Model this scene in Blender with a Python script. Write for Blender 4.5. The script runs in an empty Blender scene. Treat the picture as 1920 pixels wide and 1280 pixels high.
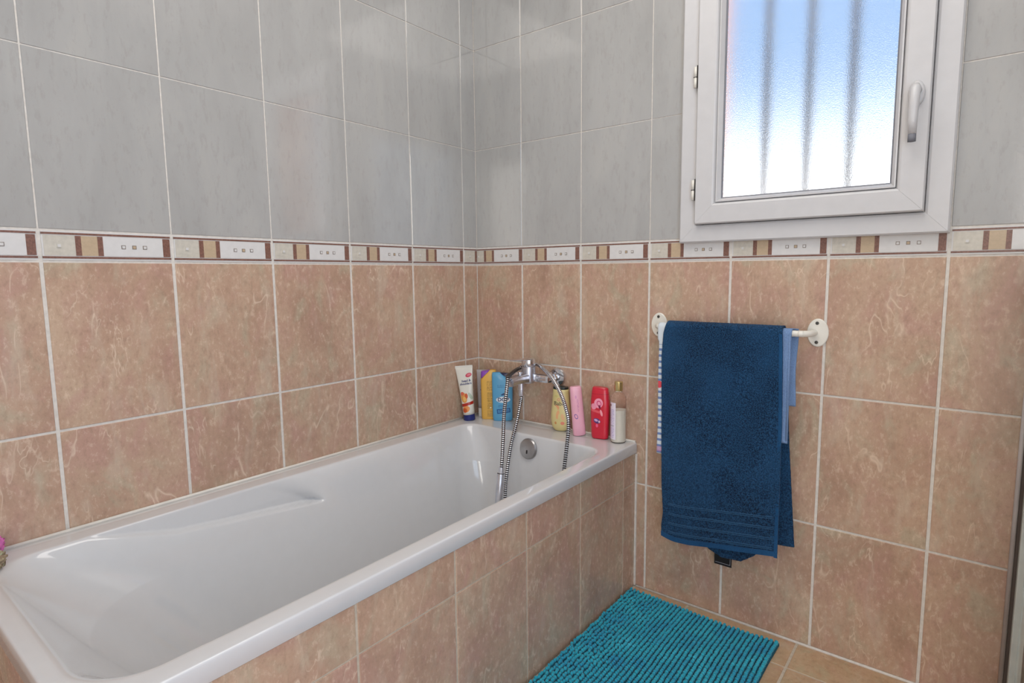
import bpy, bmesh, math, random
from math import sin, cos, pi, radians as R
from mathutils import Vector, Matrix, noise
random.seed(7)
S = bpy.context.scene
C = S.collection

# ------------------------------------------------------------------ camera
cam = bpy.data.cameras.new('camera'); co = bpy.data.objects.new('camera', cam); C.objects.link(co)
cam.sensor_width = 36.0; cam.lens = 36.0*1088.0/1920.0
cam.shift_x = (960-986.58)/1920.0; cam.shift_y = (635.87-640)/1920.0
cam.clip_start = .02
yaw, pit, rol = 0.65709428, -0.11294859, -0.0078169
f_ = Vector((-sin(yaw)*cos(pit), cos(yaw)*cos(pit), sin(pit))); r_ = Vector((cos(yaw), sin(yaw), 0)); u_ = r_.cross(f_)
rr = cos(rol)*r_ + sin(rol)*u_; uu = -sin(rol)*r_ + cos(rol)*u_
M = Matrix((rr, uu, -f_)).transposed().to_4x4(); M.translation = Vector((1.53994693, -1.68740921, 1.04915939))
co.matrix_world = M
S.camera = co

# ------------------------------------------------------------------ sky, lamps, exposure
S.view_settings.view_transform = 'Standard'; S.view_settings.look = 'None'
S.view_settings.gamma = 1.0; S.view_settings.use_curve_mapping = False
S.view_settings.exposure = 0.0
W = bpy.data.worlds.new('sky'); S.world = W; W.use_nodes = True
wt = W.node_tree; bg = wt.nodes['Background']
tc = wt.nodes.new('ShaderNodeTexCoord'); sx = wt.nodes.new('ShaderNodeSeparateXYZ'); rp = wt.nodes.new('ShaderNodeValToRGB')
wt.links.new(tc.outputs['Generated'], sx.inputs[0]); wt.links.new(sx.outputs['Z'], rp.inputs[0]); wt.links.new(rp.outputs[0], bg.inputs[0])
e = rp.color_ramp.elements
e[0].position = 0.0; e[0].color = (1.0, .96, .92, 1)
e[1].position = 1.0; e[1].color = (.08, .15, .30, 1)
for p_, c_ in ((.12, (1.0, .985, .97, 1)), (.19, (.42, .49, .57, 1)), (.26, (.175, .265, .40, 1)), (.40, (.15, .24, .395, 1))):
    q = e.new(p_); q.color = c_
bg.inputs[1].default_value = 2.4

def area(name, loc, rot, sx_, sy_, power, col):
    l = bpy.data.lights.new(name, 'AREA'); l.shape = 'RECTANGLE'; l.size = sx_; l.size_y = sy_; l.energy = power; l.color = col
    o = bpy.data.objects.new(name, l); C.objects.link(o); o.location = loc; o.rotation_euler = rot
    return o
area('ceiling_lamp', (1.0, -.95, 2.42), (0, 0, 0), 1.1, 1.1, 15, (1.0, .95, .89))
area('hall_light', (2.0, -2.64, 1.1), (R(90), 0, 0), .42, 1.9, 15, (1.0, .95, .88))
area('cool_side_fill', (2.18, -1.65, 1.15), (0, R(90), 0), 1.9, .85, 16, (.55, .75, 1.0))  # unseen cool fill added at the right wall to turn the left side bluish
sun = bpy.data.lights.new('sun', 'SUN'); sun.energy = 2.6; sun.angle = R(.6); sun.color = (1.0, .95, .88)
so = bpy.data.objects.new('sun', sun); C.objects.link(so); so.rotation_euler = Vector((-.62, -.42, -.66)).to_track_quat('-Z', 'Y').to_euler()

# ------------------------------------------------------------------ node helpers
def lin(c):
    def f(v):
        v /= 255.0
        return v/12.92 if v <= .04045 else ((v+.055)/1.055)**2.4
    return (f(c[0]), f(c[1]), f(c[2]), 1)
class NT:
    def __init__(s, name):
        s.m = bpy.data.materials.new(name); s.m.use_nodes = True; s.t = s.m.node_tree; s.n = s.t.nodes; s.l = s.t.links
        s.b = s.n['Principled BSDF']
    def new(s, ty, **k):
        n = s.n.new(ty)
        for a, v in k.items(): setattr(n, a, v)
        return n
    def set(s, sock, v):
        if isinstance(v, bpy.types.NodeSocket): s.l.new(v, sock)
        else: sock.default_value = v
    def math(s, op, a, b=0.0, c=None, clamp=False):
        n = s.new('ShaderNodeMath', operation=op, use_clamp=clamp); s.set(n.inputs[0], a); s.set(n.inputs[1], b)
        if c is not None: s.set(n.inputs[2], c)
        return n.outputs[0]
    def vmath(s, op, a, b):
        n = s.new('ShaderNodeVectorMath', operation=op); s.set(n.inputs[0], a); s.set(n.inputs[1], b); return n.outputs[0]
    def coord(s, scale=(1, 1, 1), rnd=False):
        v = s.new('ShaderNodeTexCoord').outputs['Object']
        if rnd:
            oi = s.new('ShaderNodeObjectInfo').outputs['Random']
            k = s.new('ShaderNodeCombineXYZ'); 
            s.set(k.inputs[0], s.math('MULTIPLY', oi, 37.0)); s.set(k.inputs[1], s.math('MULTIPLY', oi, 91.0)); s.set(k.inputs[2], s.math('MULTIPLY', oi, 53.0))
            v = s.vmath('ADD', v, k.outputs[0])
        return s.vmath('MULTIPLY', v, scale)
    def noise(s, vec, scale, detail=4, rough=.55, dist=0.0):
        n = s.new('ShaderNodeTexNoise'); s.set(n.inputs['Vector'], vec); n.inputs['Scale'].default_value = scale
        n.inputs['Detail'].default_value = detail; n.inputs['Roughness'].default_value = rough; n.inputs['Distortion'].default_value = dist
        return n.outputs[0]
    def ramp(s, fac, stops):
        n = s.new('ShaderNodeValToRGB'); s.set(n.inputs[0], fac); e = n.color_ramp.elements
        e[0].position, e[0].color = stops[0]; e[1].position, e[1].color = stops[-1]
        for p, c in stops[1:-1]: q = e.new(p); q.color = c
        return n.outputs[0]
    def mix(s, fac, a, b, mode='MIX'):
        n = s.new('ShaderNodeMix', data_type='RGBA', blend_type=mode); s.set(n.inputs[0], fac); s.set(n.inputs[6], a); s.set(n.inputs[7], b)
        return n.outputs[2]
    def bump(s, h, strength, dist=.001):
        n = s.new('ShaderNodeBump'); s.set(n.inputs['Height'], h); n.inputs['Strength'].default_value = strength; n.inputs['Distance'].default_value = dist
        s.l.new(n.outputs[0], s.b.inputs['Normal'])
    def p(s, **k):
        nm = dict(col='Base Color', rough='Roughness', metal='Metallic', trans='Transmission Weight', ior='IOR', sheen='Sheen Weight',
                  coat='Coat Weight', sss='Subsurface Weight', spec='Specular IOR Level', coatr='Coat Roughness', alpha='Alpha')
        for a, v in k.items(): s.set(s.b.inputs[nm[a]], v)
        return s.m
G = lambda v: (v, v, v, 1)

def simple(name, rgb, rough=.4, metal=0.0, var=.06, scale=30, bump=0.0, bscale=200, **k):
    t = NT(name); c = lin(rgb); v = t.coord()
    nz = t.noise(v, scale, 3)
    lo = tuple(x*(1-var) for x in c[:3])+(1,); hi = tuple(min(1, x*(1+var)) for x in c[:3])+(1,)
    t.p(col=t.ramp(nz, [(.3, lo), (.7, hi)]), rough=rough, metal=metal, **k)
    if bump: t.bump(t.noise(v, bscale, 3), bump)
    return t.m

def brown_tile_mat(name, c1, c2, c3, vein, ax=(1, 1, .6), rough=.22):
    t = NT(name); v = t.coord(rnd=True); vs = t.vmath('MULTIPLY', v, ax)
    big = t.noise(vs, 8, 6, .62, .5)
    col = t.ramp(big, [(.30, lin(c1)), (.48, lin(c2)), (.70, lin(c3))])
    hue = t.noise(t.vmath('ADD', vs, (7.3, 1.1, 4.2)), 11, 4, .6, .6)
    col = t.mix(t.ramp(hue, [(.50, G(0)), (.66, G(.55))]), col, lin((c2[0]+2, c2[1]-8, c2[2]+2)))
    col = t.mix(t.ramp(hue, [(.34, G(.60)), (.46, G(0))]), col, lin((c3[0]-14, c3[1]+2, c3[2]+2)))
    fine = t.noise(vs, 85, 6, .75)
    col = t.mix(t.math('MULTIPLY', t.ramp(fine, [(.36, G(1)), (.48, G(0))]), .30), col, lin([x*.78 for x in c1]))
    col = t.mix(t.math('MULTIPLY', t.ramp(fine, [(.54, G(0)), (.68, G(1))]), .36), col, lin(vein))
    for sc, w, k, m0, off in ((4.6, .0028, .68, .50, 0.0), (10, .0034, .65, .53, 3.7)):
        q = t.vmath('ADD', v, (off, off, off))
        n = t.noise(t.vmath('MULTIPLY', q, (1, 1, .34)), sc, 4, .56, .35)
        d = t.math('ABSOLUTE', t.math('SUBTRACT', n, .5))
        ln = t.ramp(d, [(0.0, G(1)), (w, G(.40)), (w*2.2, G(0))])
        mask = t.ramp(t.noise(q, 9.0+sc*.3, 2), [(m0, G(0)), (m0+.10, G(1))])
        col = t.mix(t.math('MULTIPLY', t.math('MULTIPLY', ln, mask), k), col, lin(vein))
    st = t.noise(t.vmath('MULTIPLY', v, (1, 1, .30)), 20, 4, .6, .4)
    col = t.mix(t.math('MULTIPLY', t.ramp(st, [(.54, G(0)), (.72, G(1))]), .42), col, lin((206, 192, 172)))
    t.p(col=col, rough=t.ramp(fine, [(.3, G(rough-.03)), (.7, G(rough+.09))]), spec=.42)
    t.bump(t.math('ADD', t.math('MULTIPLY', fine, .6), big), .10, .0012)
    return t.m
M_brown = brown_tile_mat('brown_wall_tile_glaze', (172, 140, 120), (188, 156, 134), (198, 170, 146), (232, 210, 188))
M_floor = brown_tile_mat('floor_tile_glaze', (176, 144, 112), (190, 158, 126), (200, 170, 138), (214, 190, 160), ax=(1, 1, 1), rough=.4)
def pale_tile():
    t = NT('pale_wall_tile_glaze'); v = t.coord(rnd=True); vs = t.vmath('MULTIPLY', v, (1, 1, .3))
    a = t.noise(vs, 10, 5, .6, .5); f = t.noise(vs, 80, 5, .7)
    col = t.ramp(a, [(.25, lin((166, 165, 163))), (.55, lin((175, 174, 172))), (.8, lin((182, 180, 176)))])
    col = t.mix(t.math('MULTIPLY', t.ramp(f, [(.36, G(1)), (.46, G(0))]), .22), col, lin((148, 143, 137)))
    sp = t.ramp(t.noise(v, 300, 2), [(.70, G(0)), (.76, G(1))])
    col = t.mix(t.math('MULTIPLY', sp, .25), col, lin((140, 132, 124)))
    t.p(col=col, rough=t.ramp(t.noise(v, 160, 3, .7), [(.35, G(.05)), (.65, G(.13))]), spec=.9, coat=.8, coatr=.03)
    t.bump(t.noise(v, 260, 3, .6), .10, .0008)
    return t.m
M_pale = pale_tile()
def grout(name, rgb):
    t = NT(name); v = t.coord(); n = t.noise(v, 90, 4); d = t.noise(v, 7, 3)
    col = t.ramp(n, [(.3, lin([x*.92 for x in rgb])), (.7, lin(rgb))])
    col = t.mix(t.ramp(d, [(.55, G(0)), (.8, G(.15))]), col, lin((176, 150, 126)))
    t.p(col=col, rough=.85, spec=.2); t.bump(n, .3, .0006); return t.m
M_grout = grout('cream_grout', (228, 222, 214))
M_grout_d = grout('dirty_grout', (206, 194, 176))
M_paint = simple('white_paint', (232, 230, 226), .7, bump=.1)
M_render = simple('terracotta_render', (226, 172, 140), .9, var=.12, bump=.4, bscale=120)
M_enamel = simple('white_enamel', (213, 213, 214), .09, var=.01, coat=.4, coatr=.05)
M_upvc = simple('white_upvc', (206, 205, 206), .34, var=.02)
M_gasket = simple('grey_gasket', (120, 122, 130), .6)
M_dark = simple('dark_gap', (38, 34, 34), .7)
M_chrome = simple('chrome', (226, 228, 234), .16, 1.0, var=.05, bump=.03, bscale=60)
M_chromed = simple('dull_chrome', (214, 216, 224), .34, 1.0, var=.15, bump=.05, bscale=90)
M_lgroove = simple('hose_groove', (26, 22, 22), .6, .3)
M_brownstripe = simple('border_brown', (128, 92, 80), .3, var=.25, scale=260)
M_tan = simple('border_tan', (192, 170, 142), .3, var=.07, scale=120)
M_stone = simple('border_stone', (202, 196, 184), .28, var=.09, scale=90)
M_panel = simple('border_white', (218, 216, 214), .2, var=.03, scale=60)
M_silver = simple('border_pewter', (140, 128, 118), .35, .3, var=.2, scale=400)
M_wpaint = simple('white_lacquer', (232, 228, 218), .25, var=.03)
M_steel = simple('screw_steel', (90, 88, 86), .4, .9)

# ------------------------------------------------------------------ mesh helpers
def link(name, me, mats, parent=None, **pr):
    o = bpy.data.objects.new(name, me); C.objects.link(o)
    if mats is not None and not me.materials:
        for m in (mats if isinstance(mats, (list, tuple)) else [mats]): me.materials.append(m)
    if parent: o.parent = parent
    for k, v in pr.items(): o[k] = v
    return o
def mesh(name, vs, fs, smooth=False, mi=None):
    me = bpy.data.meshes.new(name); me.from_pydata([tuple(v) for v in vs], [], fs)
    if mi: me.polygons.foreach_set('material_index', mi)
    if smooth: me.polygons.foreach_set('use_smooth', [True]*len(fs))
    me.update(); return me
def thing(name, label, cat, loc=(0, 0, 0), rz=0, group=None, rot=None):
    o = bpy.data.objects.new(name, None); C.objects.link(o); o.location = loc; o.rotation_euler = rot or (0, 0, rz)
    o.empty_display_size = .05; o['label'] = label; o['category'] = cat
    if group: o['group'] = group
    return o
class MB:
    def __init__(s): s.v = []; s.f = []; s.m = []; s.sm = []
    def add(s, vs, fs, m=0, smooth=False):
        b = len(s.v); s.v += [tuple(v) for v in vs]
        for f in fs: s.f.append(tuple(b+i for i in f)); s.m.append(m); s.sm.append(smooth)
        return s
    def box(s, x0, x1, y0, y1, z0, z1, m=0, ch=0.0):
        if ch <= 0:
            v = [(x, y, z) for x in (x0, x1) for y in (y0, y1) for z in (z0, z1)]
            f = [(0, 1, 3, 2), (4, 6, 7, 5), (0, 4, 5, 1), (2, 3, 7, 6), (0, 2, 6, 4), (1, 5, 7, 3)]
            return s.add(v, f, m)
        bm = bmesh.new(); bmesh.ops.create_cube(bm, size=1.0)
        for v in bm.verts: v.co = ((x0+x1)/2+v.co.x*(x1-x0), (y0+y1)/2+v.co.y*(y1-y0), (z0+z1)/2+v.co.z*(z1-z0))
        bmesh.ops.bevel(bm, geom=bm.edges[:], offset=ch, segments=2, profile=.6, affect='EDGES')
        bm.verts.index_update(); s.add([v.co[:] for v in bm.verts], [[v.index for v in f.verts] for f in bm.faces], m); bm.free(); return s
    def lathe(s, prof, axis='z', o=(0, 0, 0), n=28, m=0, smooth=True, sx=1.0, sy=1.0):
        vs = []; fs = []
        for r, h in prof:
            for k in range(n):
                a = 2*pi*k/n; p = (r*cos(a)*sx, r*sin(a)*sy, h)
                if axis == 'y': p = (p[0], h, p[1])
                if axis == 'x': p = (h, p[0], p[1])
                vs.append((p[0]+o[0], p[1]+o[1], p[2]+o[2]))
        for i in range(len(prof)-1):
            for k in range(n):
                a, b = i*n+k, i*n+(k+1) % n
                fs.append((a, b, b+n, a+n) if axis != 'y' else (a, a+n, b+n, b))
        c0 = list(range(n)); c1 = [(len(prof)-1)*n+k for k in range(n)]
        fs.append(c0[::-1] if axis != 'y' else c0); fs.append(c1 if axis != 'y' else c1[::-1])
        return s.add(vs, fs, m, smooth)
    def tube(s, pts, rad, n=12, m=0, smooth=True, mats=None):
        pts = [Vector(p) for p in pts]; rs = rad if isinstance(rad, list) else [rad]*len(pts)
        vs = []; fs = []; up = None
        for i, p in enumerate(pts):
            t = (pts[min(i+1, len(pts)-1)]-pts[max(i-1, 0)]).normalized()
            if up is None: up = t.orthogonal().normalized()
            up = (up-t*up.dot(t)).normalized(); q = t.cross(up)
            for k in range(n):
                a = 2*pi*k/n; vs.append(p+rs[i]*(cos(a)*up+sin(a)*q))
        b0 = len(s.f)
        for i in range(len(pts)-1):
            for k in range(n): fs.append((i*n+k, i*n+(k+1) % n, (i+1)*n+(k+1) % n, (i+1)*n+k))
        fs.append(list(range(n))[::-1]); fs.append([(len(pts)-1)*n+k for k in range(n)])
        s.add(vs, fs, m, smooth)
        if mats:
            for i in range(len(pts)-1):
                for k in range(n): s.m[b0+i*n+k] = mats[i]
        return s
    def loft(s, secs, n=40, m=0, fn=None, capm=None):
        """secs: (z, half_width, half_depth, exponent, x offset, y offset)"""
        vs = []; fs = []
        for z, w, d, ex, ox, oy in secs:
            for k in range(n):
                a = 2*pi*k/n; c, q = cos(a), sin(a)
                x = ox+w*math.copysign(abs(c)**(2/ex), c); y = oy+d*math.copysign(abs(q)**(2/ex), q); zz = z
                if fn: x, y, zz = fn(x, y, zz)
                vs.append((x, y, zz))
        for i in range(len(secs)-1):
            for k in range(n): fs.append((i*n+k, i*n+(k+1) % n, (i+1)*n+(k+1) % n, (i+1)*n+k))
        fs.append(list(range(n))[::-1]); fs.append([(len(secs)-1)*n+k for k in range(n)])
        return s.add(vs, fs, m, True)
    def build(s, name, mats, parent=None, auto=False, **pr):
        me = bpy.data.meshes.new(name); me.from_pydata(s.v, [], s.f)
        me.polygons.foreach_set('material_index', s.m); me.polygons.foreach_set('use_smooth', s.sm); me.update()
        if auto: me.set_sharp_from_angle(angle=R(35))
        return link(name, me, mats, parent, **pr)
def catmull(pts, step):
    P = [Vector(p) for p in pts]; P = [P[0]*2-P[1]]+P+[P[-1]*2-P[-2]]; out = []
    for i in range(1, len(P)-2):
        a, b, c, d = P[i-1:i+3]; n = 40
        for k in range(n):
            t = k/n
            out.append(.5*((2*b)+(c-a)*t+(2*a-5*b+4*c-d)*t*t+(3*b-a-3*c+d)*t**3))
    out.append(P[-2]); res = [out[0]]; acc = 0
    for i in range(1, len(out)):
        seg = out[i]-out[i-1]; L = seg.length; pos = 0
        while acc+L-pos >= step:
            pos += step-acc; acc = 0; res.append(out[i-1]+seg*(pos/L))
        acc += L-pos
    return res

# ------------------------------------------------------------------ tiles
# a tile's own frame: X across, Z up, glazed face towards -Y at y = 0
_cache = {}
def tile_mesh(w, h, th=.007, ch=.0009):
    key = (round(w, 4), round(h, 4))
    if key in _cache: return _cache[key]
    v = [(0, th, 0), (w, th, 0), (w, th, h), (0, th, h), (0, ch, 0), (w, ch, 0), (w, ch, h), (0, ch, h),
         (ch, 0, ch), (w-ch, 0, ch), (w-ch, 0, h-ch), (ch, 0, h-ch)]
    f = [(8, 9, 10, 11)]
    for a, b in ((0, 4), (4, 8)):
        for k in range(4): f.append((a+k, a+(k+1) % 4, b+(k+1) % 4, b+k))
    f.append((3, 2, 1, 0))
    me = mesh('tile', v, f); me.materials.append(M_brown); _cache[key] = me
    return me
def holed_tile(x0, x1, z0, z1, hole, th=.007):
    xs = sorted({x0, x1, *[q for q in hole[:2] if x0 < q < x1]}); zs = sorted({z0, z1, *[q for q in hole[2:] if z0 < q < z1]})
    keep = [(a, b) for a in range(len(xs)-1) for b in range(len(zs)-1)
            if not (xs[a] >= hole[0]-1e-6 and xs[a+1] <= hole[1]+1e-6 and zs[b] >= hole[2]-1e-6 and zs[b+1] <= hole[3]+1e-6)]
    if not keep: return None
    mb = MB(); nz = len(zs)
    vs = [(x-x0, y, z-z0) for y in (0, th) for x in xs for z in zs]; N = len(xs)*nz; fs = []
    I = lambda a, b, l=0: l*N+a*nz+b
    for a, b in keep:
        fs.append((I(a, b), I(a+1, b), I(a+1, b+1), I(a, b+1)))
        for (da, db, p, q) in ((-1, 0, (a, b+1), (a, b)), (1, 0, (a+1, b), (a+1, b+1)), (0, -1, (a, b), (a+1, b)), (0, 1, (a+1, b+1), (a, b+1))):
            if (a+da, b+db) not in keep: fs.append((I(*p), I(*p, 1), I(*q, 1), I(*q)))
    return mesh('tile', vs, fs)
def place_tile(parent, wall, u0, u1, z0, z1, mat, plane=0.0, hole=None):
    """wall: 'B' back (u = x), 'L' left (u = -y, far to near), 'P' bath front (u = -y), 'E' bath end (u = x)"""
    w, h = u1-u0, z1-z0
    if w < .004 or h < .004: return
    me = tile_mesh(w, h) if hole is None else holed_tile(u0, u1, z0, z1, hole)
    if me is None: return
    if mat is not M_brown or hole is not None:
        if hole is None:
            k = (round(w, 4), round(h, 4), mat.name)
            if k not in _cache: c = me.copy(); c.materials.clear(); c.materials.append(mat); _cache[k] = c
            me = _cache[k]
        else: me.materials.append(mat)
    o = bpy.data.objects.new('tile', me); C.objects.link(o); o.parent = parent
    pose(o, wall, u0, u1, z0, plane)
    return o
def pose(o, wall, u0, u1, z0, plane):
    if wall == 'B' or wall == 'E': o.location = (u0, plane, z0)
    elif wall == 'L': o.location = (plane, -u1, z0); o.rotation_euler = (0, 0, R(90))
    elif wall == 'P': o.location = (plane, -u1, z0); o.rotation_euler = (0, 0, R(90))
PITCH = .253
BX = [0.0] + [.2219+PITCH*k for k in range(9)]          # joints on the back wall
LY = [0.0] + [.0739+PITCH*k for k in range(11)]         # joints on the left wall
ZL = [0.002, .3578, .7198, 1.0822]                       # joints below the border
ZB = 1.1485
ZU = [ZB, 1.5125, 1.8755, 2.2385, 2.45]
gv, gh, gu = .0036, .0028, .0017                         # half joint widths

def border_tile(w0, w1, W0=.245, z0=0.0, H=.0606, zcap=None):
    """printed and relief border tile, clipped to [w0, w1] of its full width"""
    mb = MB()
    def bx(a, b, c, d, proud, m):
        a, b = max(a, w0), min(b, w1)
        if zcap is not None: d = min(d, zcap)
        if b-a < .0006 or d-c < .0004: return
        mb.box(a-w0, b-w0, -proud, .006, c, d, m)
    bx(0, W0, 0, H, 0, 3)
    bx(0, W0, .0035, .0078, .0010, 0); bx(0, W0, H-.0068, H-.0026, .0010, 0)
    lo, hi = .0095, H-.0086
    bx(.003, .0575, lo, hi, .0006, 2)
    bx(.0575, .068, lo, hi, .0012, 0); bx(.068, .098, lo, hi, .0007, 1); bx(.098, .108, lo, hi, .0012, 0)
    bx(.108, .228, lo, hi, .0009, 3); bx(.228, .2435, lo, hi, .0012, 0)
    zc = H*.50
    for cx, mm in ((.029, 2), (.147, 4), (.1685, 0), (.190, 4)):
        s_ = .0042
        bx(cx-s_, cx+s_, zc-s_, zc+s_, .0016, 4 if mm != 2 else 2)
        s_ = .0028
        bx(cx-s_, cx+s_, zc-s_, zc+s_, .0024, 3 if mm != 0 else 1)
    me = bpy.data.meshes.new('border_tile'); me.from_pydata(mb.v, [], mb.f); me.polygons.foreach_set('material_index', mb.m); me.update()
    for m in (M_brownstripe, M_tan, M_stone, M_panel, M_silver): me.materials.append(m)
    return me
# window opening in the wall
OX0, OX1, OZ0, OZ1 = .862, 1.458, 1.163, 2.008

# wall_back : grout bed with an opening, terracotta outside
def wall_back():
    mb = MB()
    X = [-.3, OX0, OX1, 2.6]; Z = [-.05, OZ0, OZ1, 2.5]; y0, y1 = .0018, .26
    for a in range(3):
        for b in range(3):
            if a == 1 and b == 1: continue
            mb.add([(X[a], y0, Z[b]), (X[a+1], y0, Z[b]), (X[a+1], y0, Z[b+1]), (X[a], y0, Z[b+1])], [(0, 1, 2, 3)], 0)
            mb.add([(X[a], y1, Z[b]), (X[a+1], y1, Z[b]), (X[a+1], y1, Z[b+1]), (X[a], y1, Z[b+1])], [(3, 2, 1, 0)], 1)
    for (xa, za, xb, zb) in ((OX0, OZ0, OX0, OZ1), (OX0, OZ1, OX1, OZ1), (OX1, OZ1, OX1, OZ0), (OX1, OZ0, OX0, OZ0)):
        mb.add([(xa, y0, za), (xb, y0, zb), (xb, y1, zb), (xa, y1, za)], [(0, 1, 2, 3)], 1)
    for (xa, za, xb, zb) in ((-.3, -.05, -.3, 2.5), (-.3, 2.5, 2.6, 2.5), (2.6, 2.5, 2.6, -.05), (2.6, -.05, -.3, -.05)):
        mb.add([(xa, y0, za), (xb, y0, zb), (xb, y1, zb), (xa, y1, za)], [(3, 2, 1, 0)], 1)
    return mb.build('wall_back', [M_grout, M_render], kind='structure')
wb = wall_back()
wl = MB().box(-.12, -.0018, -2.66, .0018, -.05, 2.5).build('wall_left', M_grout, kind='structure')
hole = (OX0, OX1, OZ0, OZ1)
for wall, parent, J, umax in (('B', wb, BX, 2.2), ('L', wl, LY, 2.6)):
    for i in range(len(J)-1):
        u0, u1 = J[i], J[i+1]; g0 = .0014 if i == 0 else gv; du0 = u0+g0; du1 = min(u1-gv, umax)
        if u0 > umax-.02: break
        for k in range(3): place_tile(parent, wall, du0, du1, ZL[k]+gh, ZL[k+1]-gh, M_brown)
        # border course
        if wall == 'B':
            b0, b1 = ((.0217, .245) if i == 0 else (0, .245))
        else:
            b0, b1 = ((0, .0683) if i == 0 else (0, .245))
        zb = ZL[3]+gh
        zcap = None
        me = border_tile(b0, b1, zcap=zcap)
        o = bpy.data.objects.new('border_tile', me); C.objects.link(o); o.parent = parent
        if wall == 'B': o.location = (u0+(.0014 if i == 0 else gv), 0, zb)
        else: o.location = (0, -(u1-gv), zb); o.rotation_euler = (0, 0, R(90))
        for k in range(4):
            a, b = ZU[k]+.0016, ZU[k+1]-.0012
            uu0 = u0+(.001 if i == 0 else gu); uu1 = min(u1-gu, umax)
            hh = None
            if wall == 'B' and uu1 > OX0 and uu0 < OX1 and b > OZ0 and a < OZ1: hh = hole
            place_tile(parent, wall, uu0, uu1, a, b, M_pale, 0.0, hh)

# other surfaces of the room (behind and beside the camera)
M_back2 = NT('two_tone_tile_wall')
_t = M_back2; _z = _t.new('ShaderNodeSeparateXYZ'); _t.set(_z.inputs[0], _t.new('ShaderNodeNewGeometry').outputs['Position'])
_st = _t.math('GREATER_THAN', _z.outputs[2], 1.1)
_t.p(col=_t.mix(_st, lin((188, 156, 134)), lin((176, 174, 170))), rough=.35); M_back2 = _t.m
MB().box(2.2, 2.32, -2.66, .0018, -.05, 2.5).build('wall_right', M_back2, kind='structure')
MB().box(-.12, 2.32, -2.78, -2.66, -.05, 2.5).build('wall_front', M_paint, kind='structure')
MB().box(-.12, 2.32, -2.78, .2, 2.45, 2.55).build('ceiling', M_paint, kind='structure')
fl = MB().box(-.12, 2.32, -2.78, .0018, -.12, -.0012).build('floor', M_grout_d, kind='structure')
FX = [.562, .882, 1.2035, 1.525, 1.8465, 2.168]; FY = [0, -.130, -.4515, -.773, -1.0945, -1.416, -1.7375, -2.059, -2.38, -2.66]
fm = {}
for i in range(len(FX)-1):
    for j in range(len(FY)-1):
        x0, x1 = FX[i]+.0035, FX[i+1]-.0035; y1, y0 = FY[j]-(.004 if j == 0 else .002), FY[j+1]+.002
        if x1 < .70: continue
        x0 = max(x0, .6985)
        k = (round(x1-x0, 4), round(y1-y0, 4))
        if k not in fm:
            w, h = k; ch = .001; th = .008
            v = [(0, 0, -th), (w, 0, -th), (w, h, -th), (0, h, -th), (0, 0, -ch), (w, 0, -ch), (w, h, -ch), (0, h, -ch), (ch, ch, 0), (w-ch, ch, 0), (w-ch, h-ch, 0), (ch, h-ch, 0)]
            f = [(8, 9, 10, 11), (3, 2, 1, 0)]
            for a, b in ((0, 4), (4, 8)):
                for q in range(4): f.append((a+q, a+(q+1) % 4, b+(q+1) % 4, b+q))
            me = mesh('tile', v, f); me.materials.append(M_floor); fm[k] = me
        o = bpy.data.objects.new('tile', fm[k]); C.objects.link(o); o.parent = fl; o.location = (x0, y0, 0)
# white silicone bead where wall meets floor
MB().tube([(.70, -.0015, .0015), (2.19, -.0015, .0015)], .0042, 8).build('baseboard_back', M_grout, kind='structure')

# ------------------------------------------------------------------ window
M_glass = None
def frosted():
    t = NT('frosted_glass'); v = t.coord()
    t.n.remove(t.b); g = t.new('ShaderNodeBsdfGlass'); g.inputs['Roughness'].default_value = .13; g.inputs['IOR'].default_value = 1.45
    g.inputs['Color'].default_value = (.98, .99, 1, 1)
    n = t.new('ShaderNodeBump'); n.inputs['Strength'].default_value = .5; n.inputs['Distance'].default_value = .0012
    t.set(n.inputs['Height'], t.noise(v, 330, 3, .7)); t.l.new(n.outputs[0], g.inputs['Normal'])
    t.l.new(g.outputs[0], t.n['Material Output'].inputs[0]); return t.m
M_glass = frosted()
win = bpy.data.objects.new('window_1', None); C.objects.link(win); win['kind'] = 'structure'; win.location = (1.16, 0, 1.135); win.empty_display_size = .1
def W_(o): o.location = Vector(o.location)-Vector(win.location); return o
def frame_ring(name, x0, x1, z0, z1, prof, mat, parent, gap=.00015):
    """four mitred rails; prof = list of (inset, y)"""
    for side in range(4):
        vs = []
        for ins, y in prof:
            a, b, c, d = x0+ins, x1-ins, z0+ins, z1-ins
            pts = [((a, c), (b, c)), ((b, c), (b, d)), ((b, d), (a, d)), ((a, d), (a, c))][side]
            (px, pz), (qx, qz) = pts; L = math.hypot(qx-px, qz-pz); ux, uz = (qx-px)/L, (qz-pz)/L
            vs += [(px+ux*gap, y, pz+uz*gap), (qx-ux*gap, y, qz-uz*gap)]
        n = len(prof); fs = [(2*i, 2*i+1, 2*i+3, 2*i+2) for i in range(n-1)]
        fs.append((2*n-2, 2*n-1, 1, 0))
        fs.append([2*i for i in range(n)]); fs.append([2*i+1 for i in range(n)][::-1])
        me = mesh(name, vs, fs); bm = bmesh.new(); bm.from_mesh(me); bmesh.ops.recalc_face_normals(bm, faces=bm.faces); bm.to_mesh(me); bm.free()
        link(name, me, mat, parent)
frame = bpy.data.objects.new('outer_frame', None); C.objects.link(frame); frame.parent = win; frame.location = -Vector(win.location)
frame_ring('frame_rail', .832, 1.486, 1.135, 2.035, [(0, -.0008), (0, -.017), (.004, -.021), (.044, -.0215), (.0495, -.019), (.052, -.004), (.085, -.002), (.085, -.0007), (.03, -.0007)], M_upvc, frame)
sash = bpy.data.objects.new('sash', None); C.objects.link(sash); sash.parent = win; sash.location = -Vector(win.location)
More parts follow.
